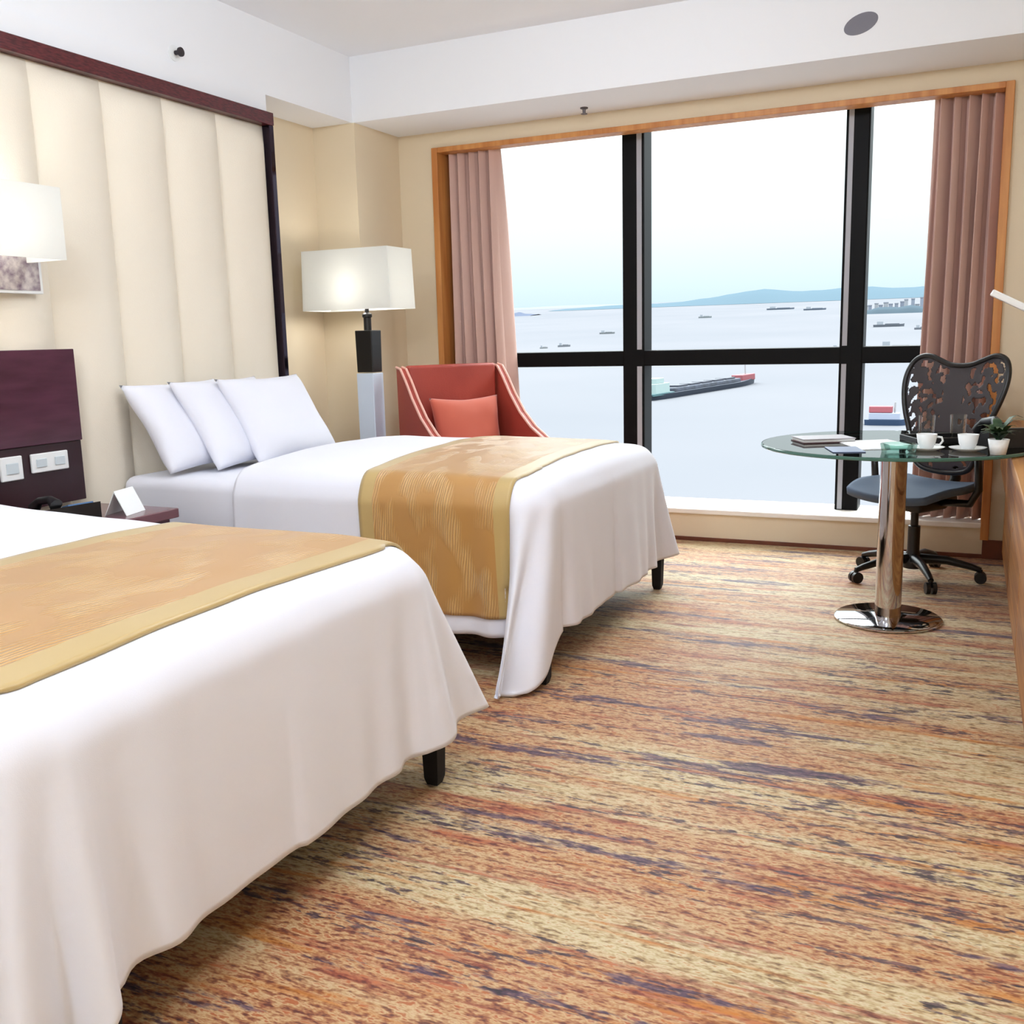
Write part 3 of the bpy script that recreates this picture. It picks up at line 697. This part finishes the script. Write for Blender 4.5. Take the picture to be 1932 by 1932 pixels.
# back outline (x, z)
OUT = [(0, 1.012), (.06, 1.018), (.12, 1.04), (.17, 1.058), (.215, 1.055), (.25, 1.03), (.27, .98), (.272, .92), (.258, .85), (.235, .78), (.21, .72), (.19, .66), (.175, .60), (.15, .54), (.10, .51), (0, .50)]
full = OUT + [(-x, z) for x, z in reversed(OUT[1:-1])]
def smooth_closed(P, n=4):
    res = []; m = len(P)
    for i in range(m):
        p0, p1, p2, p3 = [Vector((*P[(i+k-1) % m], 0)) for k in range(4)]
        for j in range(n):
            t = j/n; q = .5*((2*p1)+(-p0+p2)*t+(2*p0-5*p1+4*p2-p3)*t*t+(-p0+3*p1-3*p2+p3)*t**3); res.append((q.x, q.y))
    return res
ol = smooth_closed(full)
def backy(x, z): return .245 - .05*math.cos((z-.62)*5) + .06*(z-.5) - .55*x*x*.6
pts = [(x, backy(x, z), z) for x, z in ol]
b = bmesh.new(); tube(b, pts, .013, 10, True); bf = obj('back_frame', b, M_blk, ch, True)
def inside(x, z):
    c = False; n = len(ol)
    for i in range(n):
        (x1, y1), (x2, y2) = ol[i], ol[(i+1) % n]
        if (y1 > z) != (y2 > z) and x < (x2-x1)*(z-y1)/(y2-y1)+x1: c = not c
    return c
b = bmesh.new(); nx, nz_ = 120, 124; V = {}
def gv(i, j):
    if (i, j) not in V:
        x = -.28+.56*i/nx; z = .50+.56*j/nz_; V[(i, j)] = b.verts.new((x, backy(x, z), z))
    return V[(i, j)]
for i in range(nx):
    for j in range(nz_):
        x = -.28+.56*(i+.5)/nx; z = .50+.56*(j+.5)/nz_
        if not inside(x, z): continue
        edge = abs(x) > .06 and inside(x*1.10, z) 
        n = noise.noise(Vector((x*34, z*30, 2))) + .2*noise.noise(Vector((x*60, z*50, 7)))
        hole = (abs(x) > .05) and n > .13 and inside(x*1.08, z) and inside(x, z+.02) and inside(x, z-.02)
        if not hole: b.faces.new((gv(i, j), gv(i+1, j), gv(i+1, j+1), gv(i, j+1)))
g = obj('back_membrane', b, M_mesh, ch, True); thicken(g, .004, 0)
b = bmesh.new(); tube(b, [(0, .24, .38), (0, .30, .46), (0, .29, .62), (0, backy(0, .75)+.02, .75)], [.028, .026, .022, .016], 10); obj('back_spine', b, M_blk, ch, True)
b = bmesh.new(); tube(b, [(-.19, backy(.19, .68)+.02, .68), (0, backy(0, .68)+.03, .67), (.19, backy(.19, .68)+.02, .68)], .014, 8); obj('lumbar_bar', b, M_blk, ch, True)
for s in (-1, 1):
    b = bmesh.new(); tube(b, [(s*.10, .06, .38), (s*.24, .07, .39), (s*.285, .06, .46), (s*.285, .04, .64)], [.018, .018, .018, .016], 10); ar = obj('arm', b, M_blk, ch, True)
    b = bmesh.new(); box(b, s*.285-.045, s*.285+.045, -.12, .14, .64, .675, .015, 3); obj('arm_pad', b, M_blk, ar, 50)

# ================================================================ OUTSIDE: river, banks, boats
SL = .0425
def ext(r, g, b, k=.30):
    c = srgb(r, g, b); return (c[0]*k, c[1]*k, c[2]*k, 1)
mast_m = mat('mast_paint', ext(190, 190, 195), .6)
def wz(x, y): return -50+SL*y
M_water = mat('river_water', ext(222, 225, 235, .118), .8, spec=0, var=(.004, ext(228, 229, 238, .122)))
b = bmesh.new(); vs = [b.verts.new(p) for p in ((-6000, -400, wz(0, -400)), (3500, -400, wz(0, -400)), (3500, 4600, wz(0, 4600)), (-6000, 4600, wz(0, 4600)))]; b.faces.new(vs)
struct(obj('river', b, M_water))
def ridge(name, x0, x1, y, h, depth, seed, m, label, cat, n=60, prof=None):
    b = bmesh.new(); rows = []
    for i in range(n+1):
        u = i/n; x = x0+(x1-x0)*u
        e = min(1, u*6)**.7*min(1, (1-u)*6)**.7 if prof is None else prof(u)
        hh = h*e*(.75+.5*noise.noise(Vector((u*7, seed, 0)))+.12*noise.noise(Vector((u*40, seed, 1))))+.5
        z0 = wz(x, y)
        rows.append([b.verts.new((x, y-depth*.2, z0-2)), b.verts.new((x, y, z0+hh*.6)), b.verts.new((x, y+depth*.4, wz(x, y+depth*.4)+hh)), b.verts.new((x, y+depth, wz(x, y+depth)-5))])
    for a, c in zip(rows, rows[1:]):
        for k in range(3): b.faces.new((a[k], c[k], c[k+1], a[k+1]))
    bmesh.ops.recalc_face_normals(b, faces=b.faces)
    return tag(obj(name, b, m, None, True), label, cat)
M_hill = mat('hazy_hill', ext(165, 195, 214, .135), .9, spec=0); M_hill2 = mat('hazy_shore', ext(190, 200, 210, .2), .9, spec=0)  # distance haze is painted into these flat pale blue colours
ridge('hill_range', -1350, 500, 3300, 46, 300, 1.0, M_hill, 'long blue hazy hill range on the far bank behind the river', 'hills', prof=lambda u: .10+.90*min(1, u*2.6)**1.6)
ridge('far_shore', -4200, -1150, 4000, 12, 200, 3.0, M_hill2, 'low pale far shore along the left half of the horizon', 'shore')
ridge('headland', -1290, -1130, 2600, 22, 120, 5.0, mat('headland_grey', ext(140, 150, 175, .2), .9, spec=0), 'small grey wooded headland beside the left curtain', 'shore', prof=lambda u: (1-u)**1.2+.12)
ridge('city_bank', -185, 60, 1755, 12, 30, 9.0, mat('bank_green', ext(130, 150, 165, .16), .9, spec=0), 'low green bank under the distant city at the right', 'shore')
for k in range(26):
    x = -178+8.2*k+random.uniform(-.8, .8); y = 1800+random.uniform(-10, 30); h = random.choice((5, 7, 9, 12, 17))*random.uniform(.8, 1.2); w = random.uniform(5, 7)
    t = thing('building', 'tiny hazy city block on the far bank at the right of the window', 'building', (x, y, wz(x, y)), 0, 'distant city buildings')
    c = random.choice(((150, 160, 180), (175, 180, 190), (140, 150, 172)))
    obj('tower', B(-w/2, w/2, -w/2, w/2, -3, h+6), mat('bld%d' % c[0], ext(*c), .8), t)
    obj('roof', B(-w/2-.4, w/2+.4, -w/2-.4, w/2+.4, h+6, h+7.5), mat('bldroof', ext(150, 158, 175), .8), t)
def hull(L, Wd, H, sheer=.6):
    b = bmesh.new(); n = 14; rows = []
    for i in range(n+1):
        u = i/n; x = -L/2+L*u; w = Wd/2*(1-max(0, (u-.75)/.25)**2)*(1-.25*max(0, (.12-u)/.12)); w = max(w, .15)
        z = H*(1+sheer*max(0, (u-.7)/.3)**2)
        rows.append([b.verts.new((x, -w, z)), b.verts.new((x*.97, -w*.7, -1.5)), b.verts.new((x*.97, w*.7, -1.5)), b.verts.new((x, w, z))])
    for a, c in zip(rows, rows[1:]):
        for k in range(4): b.faces.new((a[k], c[k], c[(k+1) % 4], a[(k+1) % 4]))
    b.faces.new(rows[0]); b.faces.new(list(reversed(rows[-1]))); bmesh.ops.recalc_face_normals(b, faces=b.faces); return b
# big cargo barge
pa, pb = Vector((-143, 462, 0)), Vector((-107.7, 552, 0))
dd = pb-pa; Ls = dd.length; cxy = (pa+pb)/2
sh = thing('cargo_ship', 'long grey cargo barge with white stern cabin and reddish bow on the river', 'ship', (cxy.x, cxy.y, wz(0, cxy.y)), math.atan2(dd.y, dd.x))
sh.rotation_euler = Vector((1, 0, 0)).rotation_difference(Vector((dd.x, dd.y, SL*dd.y)).normalized()).to_euler()
obj('hull', hull(Ls, 13, 2.4), mat('hull_slate', ext(62, 74, 96), .6), sh, 40)
obj('cargo_hold', B(-Ls/2+19, Ls/2-20, -4.5, 4.5, 2.2, 4.4, .5), mat('cargo_grey', ext(92, 100, 122), .8, var=(.3, ext(60, 66, 80))), sh)
cb = obj('cabin', B(-Ls/2+4, -Ls/2+15, -4.5, 4.5, 2, 7.5, .2), mat('cabin_white', ext(190, 215, 215), .6), sh)
obj('bridge_deck', B(-Ls/2+6, -Ls/2+12, -3.5, 3.5, 7.5, 10, .2), mat('cabin_white', ext(190, 215, 215), .6), cb)
obj('stern_deck', B(-Ls/2+.5, -Ls/2+17, -5.8, 5.8, 1.8, 2.9, .1), mat('deck_teal', ext(70, 120, 128), .6), sh)
for k in range(5): obj('hatch', B(-Ls/2+23+10.4*k, -Ls/2+31+10.4*k, -3.6, 3.6, 4.4, 5.3, .1), mat('hatch_dark', ext(58, 64, 84), .7), sh)
obj('foredeck', B(Ls/2-17, Ls/2-5, -3.6, 3.6, 2.4, 5.6, .3), mat('foredeck_red', ext(170, 80, 92), .7), sh)
b = bmesh.new(); tube(b, [(Ls/2-9, 0, 3), (Ls/2-9, 0, 11)], .35, 6); obj('mast', b, mast_m, sh)
# ferry by the chair
fb = thing('ferry', 'blue-hulled boat with white cabin and red upper deck left of the chair back', 'boat', (-27.5, 386, wz(0, 386)), .0)
obj('hull', hull(15, 6, 2.0, .2), mat('hull_blue', ext(40, 76, 120), .6), fb, 40)
obj('cabin', B(-6, 4.5, -2.2, 2.2, 2.0, 4.4, .2), mat('cabin_pale', ext(190, 200, 225), .6), fb)
obj('upper_deck', B(-6, 2.0, -2, 2, 4.5, 6.8, .2), mat('deck_red', ext(190, 90, 104), .7), fb)
b = bmesh.new(); tube(b, [(2.8, 0, 4.4), (2.8, 0, 8.2)], .3, 6); obj('funnel', b, mast_m, fb)
# small craft
def craft(x, y, L, H, ang, col, label, cabin=True):
    t = thing('small_ship', label, 'ship', (x, y, wz(x, y)), ang, 'distant ships on the river')
    mm = mat('craft%d_%d_%d' % col, ext(*col), .7)
    obj('hull', hull(L, L*.2, H, .3), mm, t, 40)
    if cabin: obj('cabin', B(-L*.38, -L*.18, -L*.07, L*.07, H*.9, H*2.3), mat('craft_cab', ext(176, 184, 196), .7), t)
    obj('deck_load', B(-L*.12, L*.34, -L*.06, L*.06, H*.9, H*1.4), mm, t)
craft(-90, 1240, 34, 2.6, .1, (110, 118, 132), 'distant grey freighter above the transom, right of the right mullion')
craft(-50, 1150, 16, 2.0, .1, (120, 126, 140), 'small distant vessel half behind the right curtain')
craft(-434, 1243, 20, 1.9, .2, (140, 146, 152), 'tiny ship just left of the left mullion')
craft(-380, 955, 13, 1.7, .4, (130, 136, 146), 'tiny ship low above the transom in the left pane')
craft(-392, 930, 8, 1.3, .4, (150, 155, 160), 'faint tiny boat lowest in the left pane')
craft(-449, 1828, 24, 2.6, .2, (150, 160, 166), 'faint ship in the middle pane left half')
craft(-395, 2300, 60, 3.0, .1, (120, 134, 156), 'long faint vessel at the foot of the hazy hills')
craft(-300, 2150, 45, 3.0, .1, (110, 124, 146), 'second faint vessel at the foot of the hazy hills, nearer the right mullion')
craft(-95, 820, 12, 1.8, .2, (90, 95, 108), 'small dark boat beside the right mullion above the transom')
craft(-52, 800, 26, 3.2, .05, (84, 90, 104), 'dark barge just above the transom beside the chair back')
